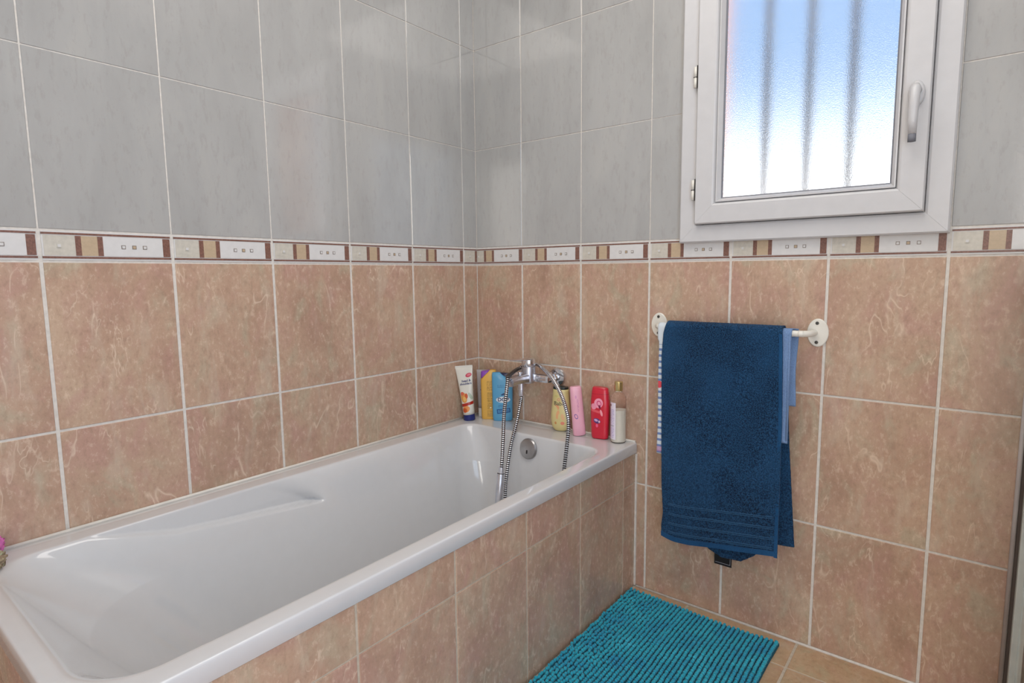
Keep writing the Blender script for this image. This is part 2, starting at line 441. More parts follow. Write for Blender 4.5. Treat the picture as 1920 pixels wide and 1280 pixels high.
frame_ring('sash_rail', .8835, 1.4345, 1.1865, 1.9835, [(0, -.0245), (0, -.034), (.003, -.038), (.050, -.0385), (.054, -.036), (.056, -.0325), (.059, -.0235), (.059, -.003), (.006, -.003), (.006, -.0245)], M_upvc, sash)
frame_ring('glazing_bead', .9425, 1.3755, 1.2455, 1.9245, [(.0002, -.0325), (.0035, -.033), (.0105, -.0185), (.0105, -.012), (.0002, -.012)], M_upvc, sash)
frame_ring('gasket', .953, 1.365, 1.256, 1.914, [(.0, -.0165), (.0035, -.015), (.0035, -.0095), (0, -.0095)], M_gasket, sash)
MB().box(.9435, 1.3745, -.0125, -.0085, 1.2465, 1.9235).build('glass_pane', M_glass, sash)
# handle
hm = MB(); hm.lathe([(.001, -.0385), (.0165, -.0385), (.0165, -.0425), (.0135, -.0455), (.001, -.0455)], 'y', (1.4065, 0, 1.452), 28, sy=1.75)
hm.lathe([(.0105, -.045), (.0105, -.066), (.0085, -.069), (.001, -.069)], 'y', (1.4065, 0, 1.4585), 20)
hm.build('handle_rosette', M_upvc, sash)
hl = MB(); hl.tube([(1.4065, -.064, 1.466), (1.4065, -.070, 1.456), (1.4055, -.0725, 1.43), (1.405, -.0725, 1.39), (1.405, -.070, 1.358)], [.007, .0105, .0102, .0095, .0085], 14)
hl.build('handle_lever', M_upvc, sash)
MB().tube([(1.405, -.0699, 1.3572), (1.405, -.0694, 1.3405)], .0084, 14).build('handle_tip', M_gasket, sash)
for z in (1.596, 1.284, 1.90):
    h = MB(); h.tube([(.877, -.032, z-.028), (.877, -.032, z-.001)], .0052, 12); h.tube([(.877, -.032, z+.001), (.877, -.032, z+.028)], .0052, 12)
    h.box(.8826, .8838, -.0382, -.0246, z-.030, z+.031, 1); h.box(.872, .882, -.0365, -.0275, z-.0012, z+.0012, 1)
    h.build('hinge', [M_wpaint, M_dark], frame)
for x in (1.0285, 1.1415, 1.2485):
    MB().tube([(x, .125, OZ0), (x, .125, OZ1)], .0085, 12).build('security_bar', simple('bar_iron', (92, 84, 84), .6, .2), win).location = -Vector(win.location)
MB().box(OX0, OX1, .135, .30, OZ0, OZ0+.012).build('outer_sill', M_render, win).location = -Vector(win.location)

# ------------------------------------------------------------------ bathtub
RZ = .4978
def rrect(x0, x1, y0, y1, rs, K=150, Kx=20, Mc=20):
    """rounded rectangle with fixed point layout; rs: radii (x0y0, x1y0, x1y1, x0y1); y0 near (negative), y1 far"""
    P = []
    cs = [((x0, y0), 180, rs[0]), ((x1, y0), 270, rs[1]), ((x1, y1), 0, rs[2]), ((x0, y1), 90, rs[3])]
    cen = [(x0+rs[0], y0+rs[0]), (x1-rs[1], y0+rs[1]), (x1-rs[2], y1-rs[2]), (x0+rs[3], y1-rs[3])]
    for i in range(4):
        cx, cy = cen[i]; a0 = cs[i][1]; r = rs[i]
        for k in range(Mc+1):
            a = R(a0+90*k/Mc); P.append((cx+r*cos(a), cy+r*sin(a)))
        j = (i+1) % 4; nx, ny = cen[j]; a = R(cs[j][1]); q = (nx+rs[j]*cos(a), ny+rs[j]*sin(a)); p = P[-1]
        n = Kx if i % 2 == 0 else K
        for k in range(1, n): P.append((p[0]+(q[0]-p[0])*k/n, p[1]+(q[1]-p[1])*k/n))
    return P
def bathtub():
    rings = []
    X1, Y0 = .6965, -1.516
    def ring(x0, x1, y0, y1, r, z): rings.append([(x, y, z) for x, y in rrect(x0, x1, y0, y1, r if isinstance(r, tuple) else (r,)*4)])
    # underside lip, outer face, rounded arris
    ring(.030, X1-.02, Y0+.02, -.03, .004, RZ-.0355)
    ring(.003, X1-.0012, Y0+.0012, -.003, .004, RZ-.0355)
    ring(.002, X1, Y0, -.002, .004, RZ-.034)
    ring(.002, X1-.001, Y0+.001, -.002, .004, RZ-.008)
    for a in (15, 35, 55, 75, 90):
        q = .0045*(1-cos(R(a))); z = RZ-.0045*(1-sin(R(a)))
        ring(.002+q*.2, X1-.001-q, Y0+.001+q, -.002-q*.2, .006, z)
    # flat rim then inner arris
    ix0, ix1, iy0, iy1 = .070, .655, -1.493, -.138
    ir = (.08, .10, .055, .05)
    ring(ix0*.5, (ix1+X1)/2, -1.5025, iy1*.5, tuple(r*.5 for r in ir), RZ)
    ring(ix0-.004, ix1+.004, iy0-.003, iy1+.004, tuple(r+.003 for r in ir), RZ)
    depth = .385; base = len(rings)
    ds = [.0003, .001, .002, .0035, .005, .007, .009]+[.009+.0022*(i+1) for i in range(56)]
    ds += [ds[-1]+(depth-ds[-1])*(i+1)/34 for i in range(34)]
    def lip(d, r): return r*math.sqrt(max(0.0, 1-(1-min(1, d/r))**2)) if d < r else r
    def side_inset(d):
        k = d/depth; b = .0 if k < .8 else ((k-.8)/.2)**2.2*.06
        return lip(d, .006)*.6+.125*(d/depth)**.75+b
    def near_inset(d):
        k = d/depth; b = .0 if k < .8 else ((k-.8)/.2)**2.2*.09
        return lip(d, .009)*.9+.006*(1-math.exp(-d/.02))+.30*k**1.05+b
    def far_inset(d):
        k = d/depth; b = .0 if k < .8 else ((k-.8)/.2)**2.2*.06
        return lip(d, .008)*.6+.06*k+b
    meta = [None]*base
    for d in ds:
        g = min(1, d/.12)
        ring(ix0+side_inset(d), ix1-side_inset(d), iy0+near_inset(d), iy1-far_inset(d),
             (ir[0]+.12*g, ir[1]+.06*g, ir[2]+.05*g, ir[3]+.05*g), RZ-d); meta.append(d)
    last = rings[-1]; cx = sum(p[0] for p in last)/len(last); cy = sum(p[1] for p in last)/len(last)
    for q in (.85, .6, .3): rings.append([(cx+(p[0]-cx)*q, cy+(p[1]-cy)*q, p[2]-.004*(1-q)) for p in last]); meta.append(None)
    ZT = [(-1.37, .503), (-1.30, .487), (-1.16, .4505), (-1.045, .437), (-.79, .411)]
    def ztop(y):
        if y <= ZT[0][0]: return ZT[0][1]
        for (a, b), (c, e) in zip(ZT, ZT[1:]):
            if y <= c: return b+(e-b)*(y-a)/(c-a)
        return ZT[-1][1]
    n = len(rings[0]); out = []
    for ri, rg in enumerate(rings):
        o = []; d = meta[ri]
        for x, y, z in rg:
            # arm rests: the upper wall is set back above a sloping ledge
            if d is not None and d < .16 and -1.40 < y < -.77:
                ins = side_inset(d); keep = lip(d, .006)*.6+.006*min(1, d/.05)
                for side in (0, 1):
                    dx = (x-ix0) if side == 0 else (ix1-x)
                    if dx < ins+.004:
                        zt = ztop(y)
                        up = max(0.0, min(1.0, (z-zt)/.006)); up = up*up*(3-2*up)
                        en = max(0.0, min(1.0, (-.782-y)/(.014+2.6*max(0.0, z-zt-.003)))); en = en*en*(3-2*en)
                        nx = dx+(keep-ins)*up*en
                        x = ix0+nx if side == 0 else ix1-nx
            o.append((x, y, z))
        out.append(o)
    vs = [p for rg in out for p in rg]; fs = []
    for i in range(len(out)-1):
        for k in range(n): fs.append((i*n+k, i*n+(k+1) % n, (i+1)*n+(k+1) % n, (i+1)*n+k))
    fs.append([(len(out)-1)*n+k for k in range(n)])
    return mesh('tub_shell', vs, fs, smooth=True)
tub = thing('bathtub', 'white enamel bathtub built in along the left wall', 'bathtub', (.35, -.76, 0))
def under(o, p): o.parent = p; o.matrix_parent_inverse = Matrix.Translation(-Vector(p.location)) ; return o
ts = link('tub_shell', bathtub(), M_enamel); under(ts, tub)
ov = MB(); ov.lathe([(.001, 0), (.0355, 0), (.0355, -.004), (.032, -.0085), (.020, -.010), (.001, -.0105)], 'y', (0, 0, 0), 36)
ov.box(-.0016, .0016, -.0125, -.009, -.016, -.004, 1)
o = ov.build('overflow_plate', [simple('worn_chrome', (176, 174, 174), .32, 1.0, var=.12), M_dark], None, auto=True, label='round chrome overflow plate'); o.location = (.3625, -.1515, .452); o.rotation_euler = (R(-8), 0, 0); under(o, tub)
dr = MB(); dr.lathe([(.034, 0), (.034, .003), (.028, .005), (.001, .005)], 'z', (.36, -.33, .1085), 30); under(dr.build('drain_plug', M_chromed), tub)
sl = MB(); sl.tube([(.0042, -1.51, RZ+.0010), (.0042, -.005, RZ+.0010)], .0040, 8); sl.tube([(.005, -.0042, RZ+.0010), (.69, -.0042, RZ+.0010)], .0040, 8)
under(sl.build('silicone_bead', simple('white_silicone', (226, 220, 210), .5)), tub)

# tiled surround
sur = thing('bath_surround', 'brown tiled bath panel under the tub rim', 'bath panel', (.68, -.76, 0))
PX = .6905
under(MB().box(PX-.035, PX-.0015, -1.505, -.0015, 0, .4605).build('backing_board', M_grout_d), sur)
under(MB().box(.003, PX-.0355, -1.505, -1.475, 0, .4605).build('backing_board', M_grout_d), sur)
PJ = [0.0, .0835, .3395, .5900, .8425, 1.0955, 1.3485, 1.505]
for i in range(len(PJ)-1):
    for z0, z1 in ((.002, .3600), (.3600, .4612)):
        o = place_tile(None, 'P', PJ[i]+.0028, PJ[i+1]-.0028, z0+.0018, z1-.0018, M_brown, 0); o.location.x = PX-.0; under(o, sur)
        o.rotation_euler = (0, 0, R(90))
for i, (a, b) in enumerate(((.003, .2078), (.2078, .4608), (.4608, .6905))):
    for z0, z1 in ((.002, .3577), (.3577, .4612)):
        o = place_tile(None, 'E', a+.003, b-.003, z0+.002, z1-.002, M_brown, -1.5067); under(o, sur)
cj = MB().box(.6895, .6965, -.0045, -.0002, .004, .4590).build('corner_joint', M_grout); under(cj, sur)

# ------------------------------------------------------------------ bath mixer
mx = thing('bath_mixer_tap', 'chrome lever bath mixer mounted on the wall above the tub end', 'tap', (.307, 0, .68))
def U(o): return under(o, mx)
for x in (.382, .232):
    U(MB().lathe([(.001, -.0005), (.0335, -.0005), (.0335, -.004), (.030, -.010), (.018, -.0155), (.014, -.016), (.001, -.016)], 'y', (x, 0, .682), 34).build('wall_flange', M_chrome, None, auto=True))
    U(MB().lathe([(.0125, -.0155), (.0125, -.028)], 'y', (x, 0, .682), 20).lathe([(.0165, -.027), (.0185, -.029), (.0185, -.040), (.0165, -.042)], 'y', (x, 0, .682), 6, smooth=False).build('union_nut', M_chrome, None, auto=True))
b = MB(); b.box(.2245, .3895, -.076, -.041, .6685, .6975, ch=.009)
U(b.build('valve_body', M_chrome, None))
c = MB(); c.lathe([(.001, .664), (.018, .664), (.0245, .672), (.0255, .690), (.0245, .715), (.0245, .7235), (.001, .7235)], 'z', (.307, -.076, 0), 32)
U(c.build('cartridge_housing', M_chromed, None, auto=True))
sp = MB(); n = 9; secs = []
for t in [i/(n-1) for i in range(n)]:
    y = -.07-.112*t; hz = .0125-.001*t; zc = .6815+.004*sin(t*pi); secs.append((y, .0180-.0025*t, hz+.003, zc-.001))
vs = []; fs = []; K = 20
for y, wx, hz, zc in secs:
    for k in range(K):
        a = 2*pi*k/K; vs.append((.307+wx*math.copysign(abs(cos(a))**.45, cos(a)), y, zc+hz*math.copysign(abs(sin(a))**.45, sin(a))))
for i in range(n-1):
    for k in range(K): fs.append((i*K+k, (i+1)*K+k, (i+1)*K+(k+1) % K, i*K+(k+1) % K))
fs.append(list(range(K))); fs.append([(n-1)*K+k for k in range(K)][::-1]); sp.add(vs, fs, 0, True)
U(sp.build('spout', M_chromed, None, auto=True))
U(MB().lathe([(.0045, .690), (.0045, .703), (.0075, .7045), (.0075, .7095), (.001, .711)], 'z', (.307, -.126, 0), 18).build('diverter_knob', M_chrome, None, auto=True))
U(MB().lathe([(.001, .624), (.0085, .624), (.0095, .627), (.0095, .644), (.0115, .646), (.0115, .672), (.001, .672)], 'z', (.307, -.119, 0), 22).build('hose_outlet', M_chromed, None, auto=True))
lv = MB(); lv.lathe([(.001, .7245), (.0235, .7245), (.0250, .727), (.0245, .744), (.0225, .7515), (.001, .7535)], 'z', (.307, -.076, 0), 32)
vs = []; fs = []; n = 10; K = 14
for i in range(n):
    t = i/(n-1); y = -.066-.118*t; w = .0215-.011*t if t < .93 else .007; z = .7475+.010*t; th = .0055-.003*t
    for k in range(K):
        a = 2*pi*k/K; vs.append((.307+w*cos(a), y, z+th*sin(a)))
for i in range(n-1):
    for k in range(K): fs.append((i*K+k, (i+1)*K+k, (i+1)*K+(k+1) % K, i*K+(k+1) % K))
fs.append(list(range(K))); fs.append([(n-1)*K+k for k in range(K)][::-1]); lv.add(vs, fs, 0, True)
U(lv.build('lever', M_chrome, None, auto=True))

# ------------------------------------------------------------------ hand shower and hose
hs = thing('hand_shower', 'chrome hand shower hanging head down with ribbed hose looped over the mixer', 'shower head', (.33, -.3, .125))
hose_pts = [(.307, -.119, .626), (.3045, -.1195, .6044), (.302, -.14, .5357), (.2963, -.17, .4464), (.303, -.2, .3606), (.3114, -.22, .2927), (.33, -.25, .19), (.39, -.29, .135), (.47, -.29, .135),
            (.515, -.26, .20), (.540, -.215, .33), (.5414, -.2, .432), (.5378, -.17, .5604), (.5142, -.15, .6143), (.4708, -.12, .6568), (.4105, -.084, .6960), (.3364, -.047, .7222), (.2940, -.038, .7240),
            (.2620, -.075, .7105), (.2785, -.140, .7020), (.2950, -.178, .6985), (.3055, -.1925, .6840), (.3110, -.208, .6415), (.311, -.22, .5723), (.3217, -.24, .4867), (.3328, -.26, .4244), (.3343, -.264, .405)]
path = catmull(hose_pts, .00172)
rad = []; mt = []
for i in range(len(path)):
    ph = i % 4
    rad.append(.0069 if ph in (0, 1) else .0056); mt.append(0 if ph in (0,) else (1 if ph in (2,) else (0 if ph == 3 else 1)))
hb = MB(); hb.tube(path, rad, 12, mats=mt); under(hb.build('hose', [M_chrome, M_lgroove]), hs)
A = Vector((.3343, -.264, .412)); B = Vector((.346, -.300, .262)); D = Vector((.352, -.318, .175))
hn = MB(); hn.tube([A, A.lerp(B, .12), A.lerp(B, .13)], [.0085, .0085, .0105], 20); hn.tube([A.lerp(B, .135), A.lerp(B, .15), A.lerp(B, .6), B, D], [.0110, .0125, .0125, .0115, .013], 22)
under(hn.build('handle', M_chromed, None, auto=True), hs)
under(MB().tube([A.lerp(B, .128), A.lerp(B, .137)], .0128, 20).build('handle_ring', M_dark), hs)
hd = MB(); hd.lathe([(.001, -.012), (.022, -.012), (.036, -.002), (.037, .008), (.033, .011), (.001, .011)], 'z', (0, 0, 0), 30)
o = hd.build('spray_head', M_chromed, None, auto=True); o.location = (.353, -.322, .157); o.rotation_euler = (R(70), 0, R(20)); under(o, hs)

# ------------------------------------------------------------------ bottles
def body_mat(name, base, shapes, rough=.28, grad=None, small=None, trans=0.0):
    """flat print on a container: ellipses / boxes in the object's own X-Z plane, front side only"""
    t = NT(name); v = t.new('ShaderNodeTexCoord').outputs['Object']; s = t.new('ShaderNodeSeparateXYZ'); t.set(s.inputs[0], v)
    X, Y, Z = s.outputs
    col = t.ramp(t.noise(v, 30, 2), [(.3, tuple(c*.96 for c in lin(base)[:3])+(1,)), (.7, lin(base))])
    front = t.math('LESS_THAN', Y, .001)
    for kind, cx, cz, rx, rz, c, ang in shapes:
        dx = t.math('SUBTRACT', X, cx); dz = t.math('SUBTRACT', Z, cz)
        if ang:
            ca, sa = cos(R(ang)), sin(R(ang))
            ex = t.math('ADD', t.math('MULTIPLY', dx, ca), t.math('MULTIPLY', dz, sa)); ez = t.math('SUBTRACT', t.math('MULTIPLY', dz, ca), t.math('MULTIPLY', dx, sa)); dx, dz = ex, ez
        a = t.math('ABSOLUTE', t.math('DIVIDE', dx, rx)); b = t.math('ABSOLUTE', t.math('DIVIDE', dz, rz))
        if kind == 'e': m = t.math('LESS_THAN', t.math('ADD', t.math('MULTIPLY', a, a), t.math('MULTIPLY', b, b)), 1.0)
        elif kind == 'r':
            q = t.math('ADD', t.math('MULTIPLY', a, a), t.math('MULTIPLY', b, b)); m = t.math('MULTIPLY', t.math('LESS_THAN', q, 1.0), t.math('GREATER_THAN', q, .5))
        else: m = t.math('LESS_THAN', t.math('MAXIMUM', a, b), 1.0)
        if kind == 't':    # lines of unreadable small print
            ln = t.math('GREATER_THAN', t.math('SINE', t.math('MULTIPLY', dz, 2*pi/.0052)), -.1)
            nz = t.math('GREATER_THAN', t.noise(t.vmath('MULTIPLY', v, (1, 1, .5)), 900, 1), .47)
            m = t.math('MULTIPLY', t.math('MULTIPLY', m, ln), t.math('MULTIPLY', nz, .8))
        col = t.mix(t.math('MULTIPLY', m, front), col, lin(c))
    t.p(col=col, rough=rough, trans=trans, coat=.15)
    return t.m
def text(body, size, mat, parent, x, z, surf, ang=0, off=.0004, bold=0.0, shear=0.0):
    cu = bpy.data.curves.new('lettering', 'FONT'); cu.body = body; cu.size = size; cu.align_x = 'CENTER'; cu.align_y = 'CENTER'; cu.offset = bold; cu.resolution_u = 2; cu.shear = shear
    to = bpy.data.objects.new('lettering', cu); me = bpy.data.meshes.new_from_object(to); bpy.data.objects.remove(to)
    bm = bmesh.new(); bm.from_mesh(me)
    bmesh.ops.subdivide_edges(bm, edges=[e for e in bm.edges if e.calc_length() > .004], cuts=2)
    for v in bm.verts:
        a = R(ang); px = x+v.co.x*cos(a)-v.co.y*sin(a); pz = z+v.co.x*sin(a)+v.co.y*cos(a)
        v.co = (px, surf(px, pz)-off, pz)
    me2 = bpy.data.meshes.new('lettering'); bm.to_mesh(me2); bm.free(); bpy.data.meshes.remove(me)
    return link('lettering', me2, mat, parent)
def mk(name, rgb, rough=.3, **k): return simple(name, rgb, rough, var=.03, **k)
INK_NAVY = mk('navy_ink', (32, 40, 110)); INK_DARK = mk('dark_ink', (50, 46, 44)); INK_PINK = mk('pink_ink', (226, 110, 130)); INK_WHITE = mk('white_ink', (236, 236, 240))
ZR = RZ+.0006
# 1 white squeeze tube with a navy flip cap
t1 = thing('shampoo_tube', 'white squeeze tube with peach print standing on a navy cap in the tub corner', 'shampoo', (.0475, -.109, ZR), R(20), rot=(0, R(-5.5), R(26)))
MB().lathe([(.001, 0), (.0215, 0), (.0225, .002), (.0215, .022), (.001, .022)], 'z', n=32).build('cap', mk('navy_plastic', (28, 42, 112), .25), t1, auto=True)
secs = []
for i in range(18):
    s = i/17; z = .0225+.181*s; w = .0212+.0135*s**1.5; d = .0212*(1-s)**.8+.0011
    secs.append((z, w, d, 2.0+1.5*s, 0, 0))
tb = MB(); tb.loft(secs, 44)
surf1 = lambda x, z: -(.0212*(1-min(1, max(0, (z-.0225)/.181)))**.8+.0011)*max(0, 1-abs(x/(.0212+.0135*max(0, (z-.0225)/.181)**1.5))**(2+1.5*max(0, (z-.0225)/.181)))**(1/(2+1.5*max(0, (z-.0225)/.181)))
m1 = body_mat('tube_print', (226, 224, 214), [
    ('e', .0170, .172, .0125, .0075, (200, 64, 92), 18), ('e', .018, .173, .008, .004, (226, 130, 140), 18),
    ('e', -.008, .088, .0120, .020, (226, 160, 84), 12), ('e', -.013, .103, .007, .007, (222, 110, 84), 0), ('e', .002, .094, .006, .010, (206, 96, 56), 0), ('e', -.006, .083, .006, .009, (240, 190, 110), 0),
    ('e', -.002, .045, .014, .012, (230, 150, 80), 20), ('e', -.008, .040, .009, .009, (206, 92, 44), 0), ('b', .003, .063, .024, .0055, (178, 44, 30), 12), ('e', .017, .093, .005, .014, (176, 190, 170), 20)])
tb.build('tube_body', m1, t1)
MB().box(-.0345, .0345, -.0014, .0014, .198, .2085, ch=.0006).build('crimped_end', mk('tube_white', (226, 224, 216)), t1)
text('head &', .0125, INK_NAVY, t1, .006, .151, surf1, 4, bold=.0003, shear=.1); text('shoulders', .0115, INK_NAVY, t1, .003, .140, surf1, 4, bold=.0003, shear=.1)
# 2 grey tube
t2 = thing('lotion_tube', 'grey tube on a white cap hidden behind the peach print tube', 'lotion', (.052, -.034, ZR), R(30))
MB().loft([(0, .019, .0150, 2.6, 0, 0), (.002, .0200, .0160, 2.6, 0, 0), (.032, .0200, .0160, 2.6, 0, 0), (.034, .019, .015, 2.6, 0, 0)], 36).build('cap', mk('white_plastic', (228, 226, 224)), t2, auto=True)
secs = [(.0345+.148*i/12, .0205+.0045*i/12, .0160*(1-i/12)**.8+.0012, 2.2+i/12, 0, 0) for i in range(13)]
MB().loft(secs, 36).build('tube_body', body_mat('grey_tube_print', (178, 172, 174), [('t', .006, .13, .014, .014, (70, 60, 80), 0), ('b', .006, .105, .016, .002, (120, 90, 130), 0), ('t', .004, .075, .016, .02, (140, 136, 140), 0), ('e', .004, .112, .004, .002, (50, 40, 60), 0)], .35), t2)
# 3, 4 two bottles of one model, mirrored
def dop(name, label, loc, rz, w, hgt, body, bodym, capm, flip, rx=0):
    o = thing(name, label, 'shower gel', loc, rz)
    d = .0150
    def zsurf(x): s = (x*flip)/w; return s  # -1 horn side ... +1 cap side
    n = 44; rows = []
    zb = lambda s: hgt*(1.0 if s < -.25 else 1.0-.155*min(1, ((s+.25)/1.15))**1.2)
    secs = []
    vs = []; fs = []; L = 22
    for i in range(L+1):
        t = i/L
        for k in range(n):
            a = 2*pi*k/n; c, q = cos(a), sin(a); s = math.copysign(abs(c)**(2/3.2), c); y = math.copysign(abs(q)**(2/2.6), q)
            fw = 1.0; fd = 1.0
            if t < .06: fw = .93+.07*(t/.06)**.5; fd = .86+.14*(t/.06)**.5
            top = zb(s); z = top*t
            if t > .92: e_ = (t-.92)/.08; fw *= 1-.06*e_*e_; fd *= 1-.30*e_*e_
            taper = 1-.06*(1-t)
            vs.append((flip*s*w*fw*taper, y*d*fd, z))
    for i in range(L):
        for k in range(n): fs.append((i*n+k, i*n+(k+1) % n, (i+1)*n+(k+1) % n, (i+1)*n+k))
    fs.append(list(range(n))[::-1]); fs.append([L*n+k for k in range(n)])
    if flip < 0: fs = [f[::-1] for f in fs]
    MB().add(vs, fs, 0, True).build('bottle_body', bodym, o, auto=True)
    # cap wedge filling the cut shoulder
    vs = []; fs = []
    for i in range(8):
        t = i/7
        for k in range(n):
            a = 2*pi*k/n; c, q = cos(a), sin(a); s = -.18+1.18*(math.copysign(abs(c)**(2/3.4), c)+1)/2; y = math.copysign(abs(q)**(2/2.6), q)
            z0 = zb(s)-.002; z1 = hgt*.992-.004*max(0, s)
            fd = .94*(1-.25*max(0, t-.7)/.3); sh = 1-.05*max(0, t-.6)/.4
            vs.append((flip*s*w*.965*sh, y*d*fd, z0+(max(z1, z0+.0005)-z0)*t))
    for i in range(7):
        for k in range(n): fs.append((i*n+k, i*n+(k+1) % n, (i+1)*n+(k+1) % n, (i+1)*n+k))
    fs.append(list(range(n))[::-1]); fs.append([7*n+k for k in range(n)])
    if flip < 0: fs = [f[::-1] for f in fs]
    MB().add(vs, fs, 0, True).build('cap', capm, o, auto=True)
    return o
yl = dop('shower_gel_bottle', 'yellow flat bottle with purple cap between the grey tube and the blue bottle', (.0955, -.0515, ZR), R(36), .0300, .189, None,
         body_mat('yellow_print', (228, 178, 84), [('t', .010, .140, .016, .010, (120, 84, 30), 0), ('t', .010, .118, .016, .009, (110, 74, 30), 0), ('t', .010, .085, .015, .020, (80, 64, 34), 0), ('t', .010, .050, .014, .012, (70, 60, 40), 0), ('e', .008, .045, .003, .002, (240, 236, 220), 0), ('t', .010, .022, .015, .012, (70, 54, 30), 0)], .3),
         mk('purple_plastic', (138, 74, 178), .25), -1)
bl = dop('shower_gel_bottle', 'sky blue flat bottle with navy cap standing left of the mixer', (.1540, -.0400, ZR), R(38), .0395, .183, None,
         body_mat('blue_print', (92, 166, 208), [('t', -.006, .133, .013, .006, (40, 110, 160), 0), ('e', .004, .102, .010, .0035, (30, 70, 120), 25), ('b', .006, .0955, .011, .0018, (92, 166, 208), 0), ('e', .003, .081, .0265, .0115, (228, 234, 240), 0), ('t', .004, .058, .020, .005, (40, 90, 150), 0), ('b', .004, .0385, .025, .0085, (28, 76, 140), 6), ('b', .004, .0385, .022, .0055, (84, 150, 200), 6), ('t', .004, .0385, .020, .0045, (28, 60, 120), 0)], .28),
         mk('navy_cap_plastic', (24, 34, 76), .25), 1)
text('DOP', .0200, mk('blue_ink', (30, 60, 110)), bl, .003, .0812, lambda x, z: -.0150*max(0, 1-abs(x/.0395)**2.9)**(1/2.6)-.0002, 0, bold=.0005)
# 5 cream waisted bottle with a dark lid
cr = thing('bath_foam_bottle', 'cream yellow bottle with orange floral print and dark green lid below the right flange', 'bath foam', (.4120, -.0285, ZR), R(20))
secs = []
for z, w in ((0, .019), (.002, .022), (.010, .0285), (.022, .0330), (.040, .0352), (.060, .0352), (.080, .0335), (.100, .0312), (.120, .0292), (.140, .0280), (.1475, .0278)): secs.append((z, w, w*.66, 2.2, 0, 0))
fw = lambda z: max(.02, .0352-.0074*max(0, (z-.05)/.095))
MB().loft(secs, 40).build('bottle_body', body_mat('cream_print', (226, 210, 148), [('e', -.010, .085, .009, .010, (236, 168, 122), 20), ('e', -.012, .080, .005, .014, (226, 210, 148), 30), ('e', -.006, .060, .006, .016, (238, 180, 130), -10), ('e', -.002, .055, .002, .010, (226, 210, 148), -10), ('e', .012, .052, .006, .012, (236, 190, 140), 15), ('e', .011, .030, .007, .006, (236, 146, 122), 0), ('e', -.014, .030, .004, .005, (210, 150, 90), 0), ('r', -.003, .113, .005, .005, (230, 120, 110), 0), ('e', .010, .122, .004, .004, (190, 200, 140), 0), ('e', -.012, .125, .006, .004, (214, 204, 130), 0)], .35), cr)
MB().loft([(.1476, .0262, .0172, 2.2, 0, 0), (.149, .0272, .0180, 2.2, 0, 0), (.1545, .0272, .0180, 2.2, 0, 0), (.156, .0262, .0172, 2.2, 0, 0)], 40).build('lid', mk('dark_green_plastic', (34, 44, 40), .3), cr, auto=True)
text('Babe', .0200, INK_DARK, cr, -.001, .099, lambda x, z: -(fw(z)*.66)*max(0, 1-abs(x/fw(z))**2.2)**(1/2.2), 0, off=.0006)
# 6 pink
pk = thing('shower_gel_bottle', 'slim pale pink bottle leaning between the cream and the red bottle', 'shower gel', (.5000, -.045, ZR), R(48), rot=(0, R(-5), R(42)))
pk.location.z = ZR+.0014
secs = [(0, .019, .013, 2.6, 0, 0), (.003, .0215, .0150, 2.6, 0, 0), (.03, .0218, .0155, 2.6, 0, 0), (.12, .0205, .0150, 2.6, 0, 0), (.155, .0200, .0140, 2.8, 0, 0), (.166, .0190, .0125, 2.8, 0, 0), (.1695, .0165, .010, 2.8, 0, 0)]
MB().loft(secs, 36).build('bottle_body', body_mat('pink_print', (240, 178, 196), [('r', -.008, .068, .0055, .009, (110, 86, 160), 20), ('t', .001, .105, .003, .022, (180, 90, 150), 0), ('e', -.004, .135, .003, .006, (222, 150, 186), 0)], .3), pk, auto=True)
# 7 red
rd = thing('shampoo_bottle', 'bright red flat bottle beside the clear gold capped bottle', 'shampoo', (.5745, -.0330, ZR), R(12))
secs = [(0, .024, .0130, 3.2, 0, 0), (.0025, .0275, .0160, 3.2, 0, 0), (.012, .0290, .0175, 3.0, 0, 0), (.08, .0318, .0185, 3.0, 0, 0), (.130, .0315, .0180, 3.0, 0, 0), (.158, .0285, .0160, 3.0, 0, 0), (.1705, .0262, .0140, 3.0, 0, 0), (.1735, .023, .0115, 3.0, 0, 0)]
MB().loft(secs, 40, fn=lambda x, y, z: (x, y, z+(-.06*x if z > .15 else 0))).build('bottle_body', body_mat('red_print', (206, 36, 58), [('b', .0, .152, .05, .0005, (150, 20, 40), 0), ('e', -.001, .122, .0150, .0165, (244, 160, 184), -20), ('e', -.018, .110, .010, .010, (240, 150, 174), 0), ('r', .001, .121, .008, .010, (206, 60, 110), 20), ('e', .003, .110, .0035, .007, (120, 24, 60), 20), ('b', -.012, .095, .016, .004, (228, 90, 100), -12), ('e', .009, .090, .004, .011, (244, 160, 170), 15), ('e', -.006, .062, .0125, .0085, (90, 60, 120), -15), ('e', -.009, .064, .007, .004, (210, 170, 210), -15), ('e', .002, .060, .003, .004, (238, 200, 210), 0), ('e', -.006, .046, .004, .006, (236, 100, 140), 0)], .22), rd, auto=True)
